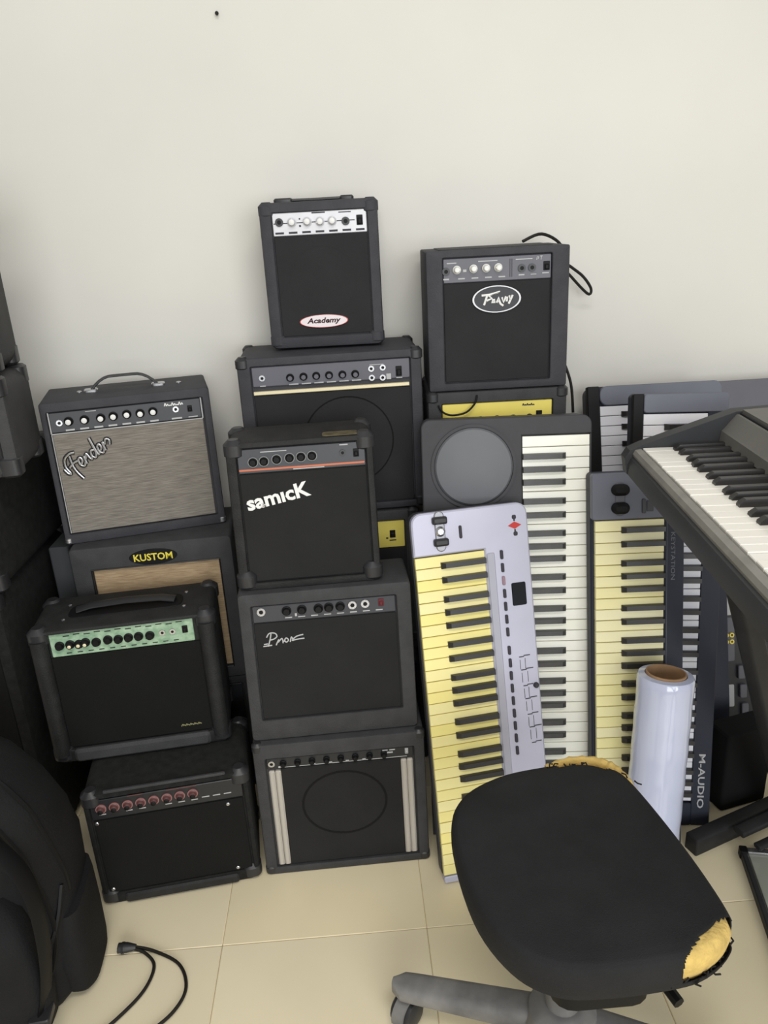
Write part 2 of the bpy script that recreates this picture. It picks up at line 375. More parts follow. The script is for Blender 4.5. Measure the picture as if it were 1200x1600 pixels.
a.knobs([(-.122, .272), (-.09, .272), (-.057, .272), (-.031, .273), (-.003, .274), (.0247, .273), (.0517, .274)], .0096, M_black, M_white, n=a.n+.006, hgt=.013)
a.jacks([(-.141, .2705), (.1, .2735)], .0065, n=a.n+.006); a.switch(.13, .272, .01, .014, n=a.n+.006)
a.marks([(-.122+.029*i, .2535, .018, .0035) for i in range(7)]+[(.1, .2535, .022, .0035), (.135, .2535, .02, .002), (-.075, .289, .022, .0015)], M_mark, n=a.n+.006)
a.part('lettering', strokes(MB(), [[(i*.12, .1), (i*.12+.06, .9-.3*(i % 3)), (i*.12+.1, .1)] for i in range(8)], lambda x, y: (.077+x*.042, .2815+y*.008), .0011, a.n+.0065), M_white)
ca, sa = math.cos(R(27)), math.sin(R(27))
def fx(x, y): return (-.141+(x*ca-y*sa)*.112, .152+(x*sa+y*ca)*.125)
FEN = [[(.2, -.16), (.17, -.02), (.17, .12), (.22, .3)], [(.0, .16), (.02, .06), (.06, .04), (.05, .18), (.12, .3), (.24, .33), (.34, .3)], [(.1, .13), (.2, .16), (.3, .15)],
       [(.3, .06), (.37, .1), (.37, .17), (.32, .16), (.3, .06), (.35, .01), (.41, .06)], [(.41, .02), (.44, .16), (.44, .09), (.5, .17), (.52, .04), (.56, .06)],
       [(.66, .14), (.6, .16), (.57, .07), (.61, .02), (.67, .1), (.71, .36), (.68, .05), (.72, .05)], [(.73, .06), (.8, .1), (.8, .17), (.75, .16), (.73, .06), (.78, .01), (.84, .06)],
       [(.84, .02), (.87, .17), (.89, .12), (.95, .18), (1.0, .13), (.96, .06)]]
lo = a.part('script_logo', strokes(MB(), FEN, fx, .0047, a.n+.0075), M_black)
obj('logo_face', strokes(MB(), FEN, fx, .0023, a.n+.0098), M_chrome, lo)
a.handle(-.075, .07, .028, .009, y=.105); a.corners(.017, M_chrome, 'bottom', .001)
sm = MB().lathe([(.006, 0), (.006, .002), (.003, .004)], 12).mesh('screw'); sm.materials.append(M_chrome)
for u in (-.1, .115): obj('screw', sm, None, a.root, T(u, .105, a.top))

# --- front centre column
a = Amp('guitar_amplifier', 'black amp on the floor with two pale vertical strips beside its grille', (-.071, -.583, 0, 1.26, 3.1, .356, .325, .2), (.024, .022, .034, .018), .01, M_vinyl, .008, .005)
x0, x1, y0, y1 = a.box
a.slab('control_panel', x0+.002, x1-.002, .264, y1-.002, M_blackpanel, n1=a.n+.005)
a.slab('grille', -.124, .126, y0+.002, .262, M_grilleM)
for u0, u1 in ((-.15, -.124), (.127, .152)):
    b = MB(); cx = (u0+u1)/2
    for k in (-1, 1): b.rbox(cx+k*.0065, (.02+.259)/2, .0122, .238, a.n-.001, a.n+.007, .003, .003)
    a.part('pale_strip', b, M_beige)
a.part('speaker_outline', MB().ring(.003, .165, .079, .075, a.n+.0035, a.n+.0048, 40, 1.15, 1), M_grilleD)
a.knobs([(-.118+.03*i, .276) for i in range(8)], .007, M_black, n=a.n+.005); a.jacks([(-.142, .277)], n=a.n+.005)
a.part('white_line', MB().box(-.125, .14, .2655, .2668, a.n+.005, a.n+.0056), M_mark)
a.marks([(-.125+.035*i, .2675, .007, .004) for i in range(6)], M_mark, n=a.n+.005)
a.marks([(.095, .2845, .011, .0025), (.11, .2845, .012, .0025), (.105, .2785, .012, .0035)], M_mark, n=a.n+.005)
a.switch(.14, .279, .007, .013, n=a.n+.005, m=M_mark); a.corners(.024, M_plastic, 'front', .0015)

a = Amp('guitar_amplifier', 'black amp with script logo and red power switch under the amp with the orange stripe', (-.0755, -.551, .3265, 1.86, 6.9, .344, .319, .16), (.0245, .0295, .026, .044), .01, M_vinyl, .008, .005)
x0, x1, y0, y1 = a.box
a.slab('control_panel', x0+.002, x1-.002, .256, y1-.002, M_darkpanel)
a.slab('grille', x0+.002, x1-.002, y0+.002, .254, M_grilleM)
a.knobs([(-.0778, .277), (-.0473, .277), (-.0143, .2765), (.0063, .277), (.0293, .277)], .0095, M_black)
a.jacks([(-.128, .279), (.0537, .2775), (.0794, .278)], .0085); a.switch(.1116, .278, .011, .015, m=M_darkred)
a.marks([(-.075+.026*i, .2625, .014, .0022) for i in range(8)]+[(-.06, .267, .004, .006)], M_mark)
PHX = [[(.1, .05), (.16, .5), (.2, .95)], [(.08, .7), (.16, .98), (.3, .95), (.34, .72), (.26, .55), (.15, .5)], [(.3, .1), (.38, .5), (.36, .3), (.46, .55), (.48, .2)], [(.5, .3), (.56, .55), (.62, .4), (.56, .25), (.52, .4)], [(.66, .25), (.7, .6), (.74, .3)], [(.74, .45), (.84, .62), (1.0, .7)], [(.7, .34), (.86, .4), (1.02, .42)], [(-.02, .08), (.2, .12)], [(.0, .22), (.1, .24)]]
a.part('lettering', strokes(MB(), PHX, lambda x, y: (-.129+x*.08, .203+y*.03), .0014, a.n+.0045), M_mark)

a = Amp('guitar_amplifier', 'black amp with white tilted lettering and an orange stripe below its knobs', (-.102, -.498, .6425, 1.88, 7.1, .283, .297, .165), (.02, .014, .012, .016), .01, M_vinylD, .02, .007)
x0, x1, y0, y1 = a.box
a.slab('control_panel', x0+.002, x1-.002, .236, y1-.002, M_darkpanel, n1=a.n+.006)
a.slab('grille', x0+.002, x1-.002, y0+.002, .234, M_grilleM)
a.knobs([(-.0904, .2575), (-.0696, .258), (-.045, .26), (-.0204, .261), (.0017, .2615), (.0228, .262)], .0085, M_black, n=a.n+.006, ring=mat('dim_ring', (118, 120, 118), .4))
a.slab('orange_stripe', x0+.003, x1-.004, .2405, .2445, M_orange, a.n+.005, a.n+.0068, r=.001, ch=.0005)
a.marks([(.015, .239, .06, .0018), (-.05, .276, .05, .0016), (.085, .279, .016, .002)], M_mark, n=a.n+.006)
a.jacks([(.0819, .2635)], .006, n=a.n+.006, m=M_plastic); a.switch(.108, .262, n=a.n+.006)
lm = MB(); text(lm, 'samıcK', .126, -.049, .188, a.n+.004, height=.03, rot=R(10.5), ext=.002, bold=.03); a.part('lettering', lm, M_white)
a.corners(.04, M_plastic, o=.004)
obj('worn_edge_patch', MB(T(.08, a.ytop+.02, a.top)).rbox(0, 0, .07, .03, -.0005, .001, .008, .0008), mat('worn_board', (92, 84, 64), .9, noise=.3, nscale=60), a.root)

# --- back centre column
plain('plain black amp cabinet on the floor behind the pale-striped amp', (-.035, -.24, 0, 1.4, 0, .36, .352, .19))
def yellow(label, q, xx):
    p = Amp('guitar_amplifier', label, q, (.03, .03, .026, .03), .01, M_vinyl, .012, .006); x0, x1, y0, y1 = p.box
    p.slab('control_panel', x0+.002, x1-.002, y1-.068, y1-.002, M_yellow, n1=p.n+.006); p.slab('grille', x0+.002, x1-.002, y0+.002, y1-.07, M_grille)
    p.knobs([(x0+.05+.036*i, y1-.04) for i in range(5)], .0085, M_black, n=p.n+.006)
    p.switch(x1-.03, y1-.034, .013, .018, n=p.n+.006); p.marks([(x1-.03, y1-.05, .016, .0025), (x1-.043, y1-.044, .005, .004)], M_markd, n=p.n+.006); p.corners(.03, M_plastic, o=.003)
    return p
p = yellow('yellow-panelled amp showing a small patch right of the orange-striped amp', (-.038, -.243, .3525, 1.46, 0, .352, .3455, .195), 0)
a = Amp('guitar_amplifier', 'wide black amp with a pale gold strip, directly under the small silver-panel amp', (-.038, -.244, .7025, 1.46, 0, .394, .359, .2), (.028, .024, .018, .016), .01, M_vinylB, .014, .006)
x0, x1, y0, y1 = a.box
a.slab('control_panel', x0+.002, x1-.002, .297, y1-.002, M_greypanel, n1=a.n+.005)
a.slab('gold_strip', x0+.002, x1-.004, .2795, .287, M_gold, a.n-.001, a.n+.008, r=.001)
a.slab('grille', x0+.002, x1-.002, y0+.002, .278, M_grille)
a.part('speaker_outline', MB().ring(.03, .165, .1, .097, a.n+.0035, a.n+.0045, 48), M_grilleD)
a.knobs([(-.0865, .313), (-.0578, .3135), (-.0305, .3135), (-.0031, .313), (.0256, .3125), (.0531, .312)], .0085, M_black, M_greypanel, n=a.n+.005)
a.jacks([(-.146, .3155), (.088, .321), (.1129, .322), (.0883, .3016), (.1118, .3005)], .0065, n=a.n+.005); a.switch(.1473, .312, .013, .022, n=a.n+.005)
a.marks([(-.08+.027*i, .2985, .02, .0025) for i in range(6)]+[(-.146, .2985, .012, .002), (.125, .302, .01, .012), (.1, .329, .03, .0015), (.148, .298, .013, .002)], M_mark, n=a.n+.005)
a.corners(.03, M_plastic, o=.003)

a = Amp('guitar_amplifier', 'small black amp with a silver knob panel and white oval badge, topmost on the wall', (-.04, -.17, 1.066, -2.1, 0, .248, .3, .15), (.025, .022, .02, .024), .008, M_vinylB, .014, .006)
x0, x1, y0, y1 = a.box
a.slab('control_panel', x0+.002, x1-.002, .234, y1-.001, M_silver, n1=a.n+.005)
a.slab('grille', x0+.002, x1-.002, y0+.002, .232, M_grille)
a.part('speaker_outline', MB().ring(.0, .14, .072, .07, a.n+.0035, a.n+.0044, 48), M_grille)
a.knobs([(-.0564, .26), (-.0242, .26), (.0025, .259), (.028, .259)], .0095, M_silver, M_white, n=a.n+.005, hgt=.012)
a.jacks([(-.083, .261), (.056, .257)], .0085, n=a.n+.005, m=M_plastic); a.switch(.0855, .258, .013, .02, n=a.n+.005)
a.marks([(-.084+.0283*i, .2395, .018, .004) for i in range(7)]+[(-.01, .2585, .17, .0018), (0, .2765, .028, .0025), (.055, .275, .026, .002), (-.04, .252, .004, .004), (-.04, .266, .003, .003)], M_markd, n=a.n+.005)
bd = a.part('badge', MB().ell(-.005, .0557, .053, .0138, a.n+.003, a.n+.007), M_pinkwhite)
lm = MB(); text(lm, 'Academy', .074, -.005, .0555, a.n+.007, height=.015, shear=.25, bold=.03); obj('lettering', lm, mat('maroon_print', (58, 30, 36), .5), bd)
a.part('badge_rim', MB().ring(-.005, .0557, 1, .965, a.n+.006, a.n+.0076, 40, .053, .0138), M_red)
for u0_, u1_ in ((-.095, -.055), (.045, .075)): obj('handle_end', MB(T((u0_+u1_)/2, .05, a.top)).rbox(0, 0, u1_-u0_, .03, -.001, .009, .006, .003), M_plastic, a.root)
obj('handle', MB().tube([(-.07, .05, a.top+.004), (0, .05, a.top+.0035), (.06, .05, a.top+.004)], .012, 10, .3), M_plastic, a.root); a.corners(.034, M_vinylB, o=.0018)

# --- right column
plain('plain black amp cabinet on the floor hidden behind the keyboard with the round disc', (.322, -.235, 0, -2.4, 0, .3, .3165, .19))
plain('plain black amp cabinet in the middle of the stack behind the disc keyboard', (.322, -.235, .3175, -2.4, 0, .3, .3165, .19))
a = yellow('yellow-panelled amp right under the amp with the oval winged badge', (.322, -.245, .635, -2.4, 0, .305, .327, .2), 0)
a.part('lettering', strokes(MB(), [[(i*.16, .2), (i*.16+.06, .8-.3*(i % 2)), (i*.16+.12, .2)] for i in range(6)], lambda x, y: (.056+x*.028, .287+y*.007), .0011, a.n+.0065), M_markd)
a.part('wire', MB().tube(spline([(-.13, .30, .004), (-.12, .285, .008), (-.1, .278, .01), (-.07, .283, .01), (-.05, .302, .008), (-.045, .318, .002)], 5), .0022, 8), M_black)
a = Amp('guitar_amplifier', 'amp with an oval lightning-lettered badge on the wall, trailing a black cord', (.323, -.246, .9645, -2.44, .34, .297, .29, .2), (.034, .036, .014, .016), .012, M_vinylB, .004, .003)
x0, x1, y0, y1 = a.box
a.slab('control_panel', x0+.002, x1-.001, .2255, y1-.002, M_greypanel, n1=a.n+.006)
a.slab('grille', x0+.002, x1-.002, y0+.002, .2245, M_grille)
a.knobs([(-.0845, .2515), (-.05, .252), (-.0237, .252), (.0015, .252)], .0085, M_whiteknob, M_white, n=a.n+.006, hgt=.013)
a.jacks([(-.107, .249), (.0504, .2482), (.0716, .2484)], .008, n=a.n+.006, m=M_plastic); a.switch(.1019, .2506, .013, .018, n=a.n+.006)
a.marks([(-.107, .2335, .012, .003)]+[(-.075+.028*i, .2335, .014, .0025) for i in range(4)]+[(.05, .235, .012, .0025), (.075, .235, .012, .0015), (.1, .2365, .014, .002), (-.02, .266, .04, .002), (.055, .266, .035, .002), (-.095, .265, .02, .002), (-.068, .249, .007, .005)], M_mark, n=a.n+.006)
a.marks([(.026, .25, .0012, .036), (.03, .25, .0012, .036)], M_markd, n=a.n+.006, name='panel_divider')
a.part('lettering', strokes(MB(), [[(0, 0), (.1, 1), (.35, .9), (.25, .2)], [(.6, 1), (1, 1)], [(.8, 1), (.75, 0)]], lambda x, y: (.081+x*.012, .263+y*.007), .0009, a.n+.0065, smooth=False), M_mark)
bd = a.part('badge', MB().ell(-.002, .189, .05, .0265, a.n+.003, a.n+.007), mat('badge_dark', (66, 67, 70), .5))
b = MB().ring(-.002, .189, 1, .93, a.n+.006, a.n+.009, 40, .051, .0275); obj('badge_rim', b, M_silver, bd)
def px(x, y): return (-.002+(x-.5)*.07, .189+(y-.5)*.03)
PVY = [[(.05, .78), (.3, .82), (.6, .98), (.36, .82)], [(.22, .8), (.12, .12)], [(.24, .8), (.36, .55), (.2, .42)], [(.4, .5), (.36, .28), (.46, .3)], [(.36, .42), (.45, .45)], [(.5, .25), (.56, .6), (.6, .25)],
       [(.56, .4), (.62, .15), (.7, .02)], [(.66, .6), (.7, .25), (.78, .65)], [(.8, .3), (.82, .62), (.78, .42)], [(.88, .7), (.9, .4), (.98, .72), (.86, .14)]]
obj('badge_lettering', strokes(MB(), PVY, px, .0024, a.n+.0075, smooth=False), M_white, bd)
sh = MB(T(0, 0, a.top)); 
obj('top_trim', MB(T(.0, .1, a.top)).rbox(0, 0, .24, .14, -.0005, .002, .004, .001), M_vinyl, a.root)
tag(obj('power_cord', MB().tube(spline([(.40, -.13, 1.262), (.445, -.12, 1.275), (.49, -.11, 1.25), (.497, -.09, 1.21), (.53, -.07, 1.175), (.575, -.05, 1.135), (.58, -.05, 1.15), (.55, -.05, 1.185), (.50, -.05, 1.205), (.499, -.03, 1.1), (.499, -.04, 1.03), (.515, -.06, .99), (.535, -.07, .93), (.54, -.08, .86)], 6), .0034, 8), M_cable),
    'black cord draped over the oval-badge amp and hanging down the wall', 'cord')

# ------------------------------------------------------------------ keyboards leaning on the wall
GK = 'music keyboards leaning against the wall'
WP = .0235; OCT = {'CD': -.003, 'DE': .003, 'FG': -.0035, 'GA': 0, 'AB': .004}
def key_meshes(L, bL, mw, mb):
    def wk():   # white key: X along the key from its front end, Y across, Z up
        k = [(0, -.0111), (L, -.0111), (L, .0111), (0, .0111)]; s = lambda d: [(.0+d, -.0111+d), (L, -.0111+d), (L, .0111-d), (d, .0111-d)]
        return MB().loft([[(x, y, -.011) for x, y in k], [(x, y, -.0012) for x, y in k], [(x, y, 0) for x, y in s(.001)]])
    b = MB(); a = .0065; c = .005
    b.loft([[(0, -a, -.002), (bL, -a, -.002), (bL, a, -.002), (0, a, -.002)], [(.001, -a, .004), (bL, -a, .004), (bL, a, .004), (.001, a, .004)], [(.009, -c, .0105), (bL, -c, .0115), (bL, c, .0115), (.009, c, .0105)]])
    w = wk().mesh('white_key'); w.materials.append(mw); b = b.mesh('black_key'); b.materials.append(mb); return w, b
def keys(root, M, ttop, seq, uf, ur, bL, mw, mb, sink=0):
    """seq: white notes from the top downwards; uf / ur: u of the keys' front and rear ends"""
    L = abs(ur-uf); w, b = key_meshes(L, bL, mw, mb); d = 1 if ur > uf else -1
    K = lambda u, t, n: M @ frame((u, t, n), (d, 0, 0), (0, d, 0), (0, 0, 1))
    for i, c in enumerate(seq):
        dz = -sink-random.choice((0, 0, 0, .0006, .0012))
        obj('white_key', w, None, root, K(uf, ttop-(i+.5)*WP, dz))
        if i+1 < len(seq):
            p = c+seq[i+1]; off = OCT.get(p); sg = 1
            if off is None and p[::-1] in OCT: off = OCT[p[::-1]]; sg = -1
            if off is not None: obj('black_key', b, None, root, K(ur-d*bL, ttop-(i+1)*WP-sg*off, dz))
FP = frame((0, 0, 0), (1, 0, 0), (0, 0, 1), (0, -1, 0))
ASC, DSC = 'CDEFGAB', 'BAGFEDC'
class Keyboard:
    def __init__(s, name, label, q, m, rad=.02, base=-.013):
        x, y, z, yaw, lean, roll, w, h, d = q; s.w, s.h, s.d = w, h, d
        s.root = thing(name, label, 'keyboard', pose(x, y, z, yaw, lean, roll), GK)
        s.body = obj('case', MB().rbox(0, h/2, w, h, -d, base, rad, .003, 5, True), m, s.root, FP); s.base = base
    def slab(s, name, u0, u1, t0, t1, m, n0=None, n1=.002, r=.004, ch=.0015, label=None):
        o = obj(name, MB().rbox((u0+u1)/2, (t0+t1)/2, u1-u0, t1-t0, s.base-.001 if n0 is None else n0, n1, r, ch, 5), m, s.root, FP)
        if label: o['label'] = label
        return o
    def lplate(s, name, m, uk, tk, side, rad, n1=.002, ch=.002, e=.0):
        # plate over the end and one long side; side -1: long arm at the left, +1: at the right; uk: inner edge of the arm, tk: inner edge of the end
        h, W = s.h, s.w/2-e; arc = lambda cx, cy, r, a0: [(cx+r*math.cos(R(a0+i*15)), cy+r*math.sin(R(a0+i*15))) for i in range(7)]
        def ring(d):
            if side < 0: return [(-W+d, d), (uk-d, d), (uk-d, tk+d), (W-d, tk+d)]+arc(W-rad, h-rad, rad-d, 0)+arc(-W+rad, h-rad, rad-d, 90)
            return [(uk+d, d), (W-d, d)]+arc(W-rad, h-rad, rad-d, 0)+arc(-W+rad, h-rad, rad-d, 90)+[(-W+d, tk+d), (uk+d, tk+d)]
        n0 = s.base-.001
        return obj(name, MB().loft([[(x, y, n0) for x, y in ring(0)], [(x, y, n1-ch) for x, y in ring(0)], [(x, y, n1) for x, y in ring(ch)]]), m, s.root, FP)
    def part(s, name, mb, m, parent=None):
        return obj(name, mb, m, parent or s.root, FP if parent is None else None)
    def wheel(s, u, t, m, wid=.02, r=.026):   # bend wheel standing out of a slot
        o = s.part('bend_wheel', MB().rbox(u, t, wid*1.35, .044, 0, .0035, .005, .001), M_plastic)
        b = MB(); N = 14
        b.loft([[(u+sx*wid/2, t+r*.62*math.cos(a), .001+r*.55*math.sin(a)) for a in [math.pi*i/N for i in range(N+1)]] for sx in (-1, 1)])
        for i in range(2, N-1): a_ = math.pi*i/N; b.box(u-wid/2, u+wid/2, t+r*.62*math.cos(a_)-.0008, t+r*.62*math.cos(a_)+.0008, r*.5*math.sin(a_), .0022+r*.55*math.sin(a_))
        s.part('wheel', b, m, o)

# keyboard with the round speaker disc
k = Keyboard('electric_keyboard', 'dark grey keyboard standing on end with a big round grey speaker disc', (.299, -.525, .003, -4.53, 11.22, .416, .354, .939, .088), M_casio, .02)
k.lplate('control_panel', M_casio, .0325, .9005, -1, .02)
k.slab('bottom_panel', .034, .177, .0, .049, M_casio); k.slab('front_rail', .1738, .177, .049, .9, M_casio, n1=-.001, r=.001, ch=.0006)
keys(k.root, FP, .8985, ('C'+DSC*5), .173, .034, .09, M_keyI, M_bkeyg)
d = k.part('speaker_disc', MB().lathe([(.0815, .0), (.0815, .006), (.078, .0095), (.05, .0125), (.02, .0135), (.0005, .0137)], 56, -.069, .8385), M_disc)
k.part('disc_rim', MB().ring(-.069, .8385, .089, .083, .001, .006, 56), M_casio)
for i in range(8): k.slab('button', -.12, -.105, .66-.05*i, .675-.05*i, M_disc, .001, .005)
k.slab('display', -.09, -.01, .42, .52, M_lcd, .001, .003)

# silver controller in front
k = Keyboard('midi_keyboard', 'silver keyboard with yellowed keys leaning in front, beside the chair', (.251, -.633, .003, 8.735, 14.253, .238, .246, .786, .04), M_casio, .022)
k.lplate('control_panel', M_lilac, .0257, .6985, 1, .022, ch=.003, e=.0005)
k.slab('bottom_panel', -.1215, .0257, .0, .0138, M_lilac, r=.004)
k.slab('panel_step', .029, .046, .02, .69, mat('lilac_step', (168, 168, 180), .4, metal=.15), .001, .0035)
keys(k.root, FP, .6965, ASC*4+'C', -.1205, .0252, .094, M_keyY, M_bkey)
k.part('wheel_bed', MB().rbox(-.0645, .7465, .021, .083, .001, .0045, .0104, .002, 6), mat('dull_chrome', (150, 150, 156), .35, metal=.6))
for t in (.769, .7245): k.part('bend_wheel', MB().rbox(-.0645, t, .031, .0155, .001, .0125, .004, .004), M_plastic)
k.part('chrome_knob', MB().lathe([(.0105, .001), (.0105, .006), (.006, .01)], 18, -.0645, .7465), M_chrome)
k.part('slider_slot', MB().rbox(-.022, .7405, .0065, .027, .001, .004, .003, .001), M_markd)
lg = k.part('logo', MB().poly([(.079, .7405), (.0935, .748), (.108, .7405), (.0935, .733)], .0015, .0028), M_red)
k.part('logo_print', MB().rbox(.0935, .7575, .009, .009, .0015, .0028, .003, .0005).rbox(.0935, .752, .0035, .006, .0015, .0028, .001, .0005).rbox(.0945, .723, .009, .009, .0015, .0028, .003, .0005).rbox(.094, .7295, .0035, .006, .0015, .0028, .001, .0005), M_markd)['kind'] = 'stuff'
bm = MB().rbox(0, 0, .0062, .0185, 0, .004, .002, .001).mesh('button'); bm.materials.append(M_markd)
bp = MB().rbox(0, 0, .0062, .0185, 0, .004, .002, .001).mesh('button'); bp.materials.append(mat('mauve_button', (150, 120, 132), .5))
for i in range(16):
    obj('button', bp if i == 2 else bm, None, k.root, FP @ T(.0605, .6835-.0272*i-(.012 if i > 6 else 0), .002))
k.slab('display', .0765, .107, .573, .621, M_lcd, .001, .0045, r=.003)
ln = MB(); t = .462
for i in range(7):   # printed brackets beside the controls
    u_ = .081+.0022*i; w1 = (.024, .027, .022, .026, .024, .027, .022)[i]
    ln.box(u_, u_+w1*.45, t, t+.0019, .002, .0026); ln.box(u_+w1*.42, u_+w1, t+.002, t+.0039, .002, .0026)
    if i < 6: ln.box(u_+.001, u_+.002, t-.026, t-.005, .002, .0025); ln.box(u_+w1*.5, u_+w1*.5+.001, t-.026, t-.003, .002, .0025)
    t -= .0345 if i % 2 else .0285
o = k.part('panel_print', ln, M_markd); o['kind'] = 'stuff'
k.part('panel_knob', MB().lathe([(.006, .002), (.006, .006), (.004, .009)], 14, .113, .398), M_markd)

# dark controller with cream keys and two bend wheels
k = Keyboard('midi_keyboard', 'navy keyboard with cream keys and two black bend wheels behind the film roll', (.559, -.608, .003, -3.03, 12.1, .27, .188, .831, .047), M_navy, .008)
k.slab('end_panel', -.094, .094, .7355, .831, M_slate, r=.006); k.slab('control_panel', .0545, .094, 0, .736, M_navy, r=.004); k.slab('bottom_panel', -.094, .055, 0, .052, M_navy)
keys(k.root, FP, .734, ASC*4+'C', -.087, .0535, .088, M_keyC, M_bkey)
k.part('wheel_bed', MB().rbox(-.037, .778, .02, .07, .001, .004, .009, .0015, 6), M_greypanel)
for t in (.797, .7595): k.part('bend_wheel', MB().rbox(-.037, t, .036, .0235, .001, .016, .0115, .0065, 6), M_black)
k.part('slider', MB().rbox(.0112, .7615, .008, .03, .001, .005, .003, .001).rbox(.024, .7615, .014, .022, .001, .004, .002, .001), M_darkpanel)
lm = MB(); text(lm, 'KEYSTATION', .1, .0715, .655, .002, height=.0085, rot=-math.pi/2, bold=.0); k.part('lettering', lm, mat('faint_print', (110, 112, 120), .6))
k.part('panel_line', MB().box(.0585, .0593, .05, .73, .0018, .0026), M_slate)

# pair of slate keyboards behind
k = Keyboard('midi_keyboard', 'slate grey white-keyed keyboard with vertical white lettering, right of the film roll', (.648, -.5365, .003, -7.343, 11.125, .731, .194, .969, .047), M_navy, .01)
k.slab('end_panel', -.0745, .097, .93, .969, M_slate, r=.006); k.slab('control_panel', .056, .097, 0, .93, M_navy, r=.004, n1=.001); k.slab('bottom_panel', -.0745, .056, 0, .054, M_navy)
k.slab('front_rail', -.097, -.075, 0, .969, M_black, n1=.003, r=.003)
keys(k.root, FP, .9275, 'AB'+ASC*5, -.0745, .0555, .088, M_keyW, M_bkey)
lm = MB(); text(lm, 'M-AUDIO', .13, .076, .107, .001, height=.0145, rot=-math.pi/2, bold=.015); k.part('lettering', lm, M_mark)
k = Keyboard('midi_keyboard', 'slate grey keyboard against the wall, its top just right of the hanging cord', (.709, -.397, .001, -1.85, 16.53, .1, .319, .967, .047), M_navy, .02)
k.slab('end_panel', -.13, .1595, .9215, .967, M_slate, r=.018); k.slab('control_panel', .02, .1595, 0, .9215, M_navy, r=.004); k.slab('bottom_panel', -.13, .02, 0, .07, M_navy)
k.slab('front_rail', -.1595, -.131, 0, .967, M_black, n1=.003, r=.003)
keys(k.root, FP, .92, ASC*5+'C', -.1305, .019, .1, M_keyW, M_bkey)

# far right keyboard showing its back and ports
k = Keyboard('electric_keyboard', 'grey keyboard back with socket clusters standing at the far right under the piano', (1.0, -.30, .001, 0, 14, 0, .27, .94, .045), M_darkpanel, .012)
k.slab('end_panel', -.133, .133, .86, .94, M_greypanel, r=.01); k.slab('back_panel', -.133, .133, 0, .859, M_blackpanel, r=.006)
k.slab('pale_plate', -.098, -.076, .355, .425, M_mark, .001, .004); k.slab('socket_plate', -.104, -.07, .235, .35, M_greypanel, .001, .003)
b = MB()
for i in range(2):
    for j in range(2):
        o = k.part('socket', MB().ring(-.094+.014*i, .305-.017*j, .006, .003, .003, .009, 14), M_yellow)
for i in range(4): k.slab('socket_block', -.066+.004*i, -.048+.004*i, .19-.05*i, .225-.05*i, M_greypanel, .001, .012)
k.slab('sticker', -.096, -.072, .115, .175, M_mark, .001, .0026, label='white paper sticker')

# ------------------------------------------------------------------ digital piano on its stand
pa = R(-5.7)
PX = (math.cos(pa), math.sin(pa), 0); PY = (math.sin(pa)*-1, math.cos(pa), 0)   # depth away from the player, and towards the wall
A = (.516, -.593, .915)
PM = frame(A, PX, PY, (0, 0, 1))    # local x: depth, y: towards the wall (bass end), z: up from the white key tops
pr = thing('digital_piano', 'black digital piano on the stand at the right, keys running towards the viewer', 'keyboard', PM)
def ext(prof, y0, y1): return MB().loft([[(x, y, z) for x, z in prof] for y in (y0, y1)])
YE = -.905
obj('case', ext([(-.012, -.016), (-.0195, -.02), (-.024, -.03), (-.024, -.05), (.01, -.078), (.33, -.078), (.345, -.06), (.345, .055), (.33, .064), (.165, .056), (.165, -.013), (.145, -.013), (.145, -.02)], YE, .03), M_piano, pr)
obj('front_lip', ext([(-.014, -.022), (-.0165, -.012), (-.013, -.005), (-.0025, -.003), (-.0025, -.022)], YE, .004), M_wood, pr)
for y0, y1 in ((.0025, .03), (YE, YE+.03)):
    obj('end_cheek', ext([(-.025, -.05), (-.03, -.02), (-.022, -.006), (.0, .004), (.08, .031), (.158, .058), (.345, .068), (.345, -.05)], y0, y1), M_piano, pr)
obj('control_panel', ext([(.133, .006), (.135, .025), (.138, .0275), (.158, .0535), (.163, .0535), (.163, .004)], YE+.03, .002), M_pianotop, pr)
obj('rear_panel', ext([(.168, .05), (.168, .0615), (.34, .0695), (.34, .05)], YE+.03, .002), M_pianotop, pr)
obj('speaker_cover', MB(T(.25, -.1, .064)).ell(0, 0, .062, .05, 0, .006), M_piano, pr)
bt = MB().rbox(0, 0, .01, .006, 0, .003, .001, .0008).mesh('button'); bt.materials.append(M_blackpanel)
sl = math.atan2(.026, .02)
for i in range(14): obj('button', bt, None, pr, T(.148, -.2-.035*i, .0405) @ Matrix.Rotation(-sl, 4, 'Y'))
PK = frame((0, 0, 0), (1, 0, 0), (0, 1, 0), (0, 0, 1))
keys(pr, PK, .001, ASC*5+'C', 0, .136, .088, M_keyP, M_bkey)

st = thing('keyboard_stand', 'black folding metal stand with crossed legs under the piano', 'stand', T(.75, -.95, 0))
S = lambda *p: [tuple(Vector(q)-Vector((.75, -.95, 0))) for q in p]
def bar(name, p, q, w_, h_, m=M_stand, par=st):
    p, q = [Vector(v) for v in S(p, q)]; d_ = (q-p); L = d_.length
    o = obj(name, MB().rbox(0, 0, w_, h_, 0, L, .006, .002, 3, True), m, par, T(*p) @ d_.to_track_quat('Z', 'Y').to_matrix().to_4x4()); return o
bar('foot_bar', (.672, -.617, .018), (1.06, -.468, .018), .034, .046); bar('foot_bar', (.60, -1.40, .02), (1.0, -1.36, .02), .038, .036)
bar('leg', (.61, -.745, .80), (.915, -.565, .036), .03, .045); bar('leg', (.86, -.79, .80), (1.03, -.50, .036), .03, .045)
bar('leg', (.52, -1.3, .80), (.93, -1.35, .036), .03, .045); bar('leg', (.80, -1.32, .80), (.63, -1.39, .036), .03, .045)
bar('top_bar', (.545, -.705, .826), (.88, -.74, .826), .02, .02); bar('top_bar', (.46, -1.3, .826), (.80, -1.335, .826), .02, .02)
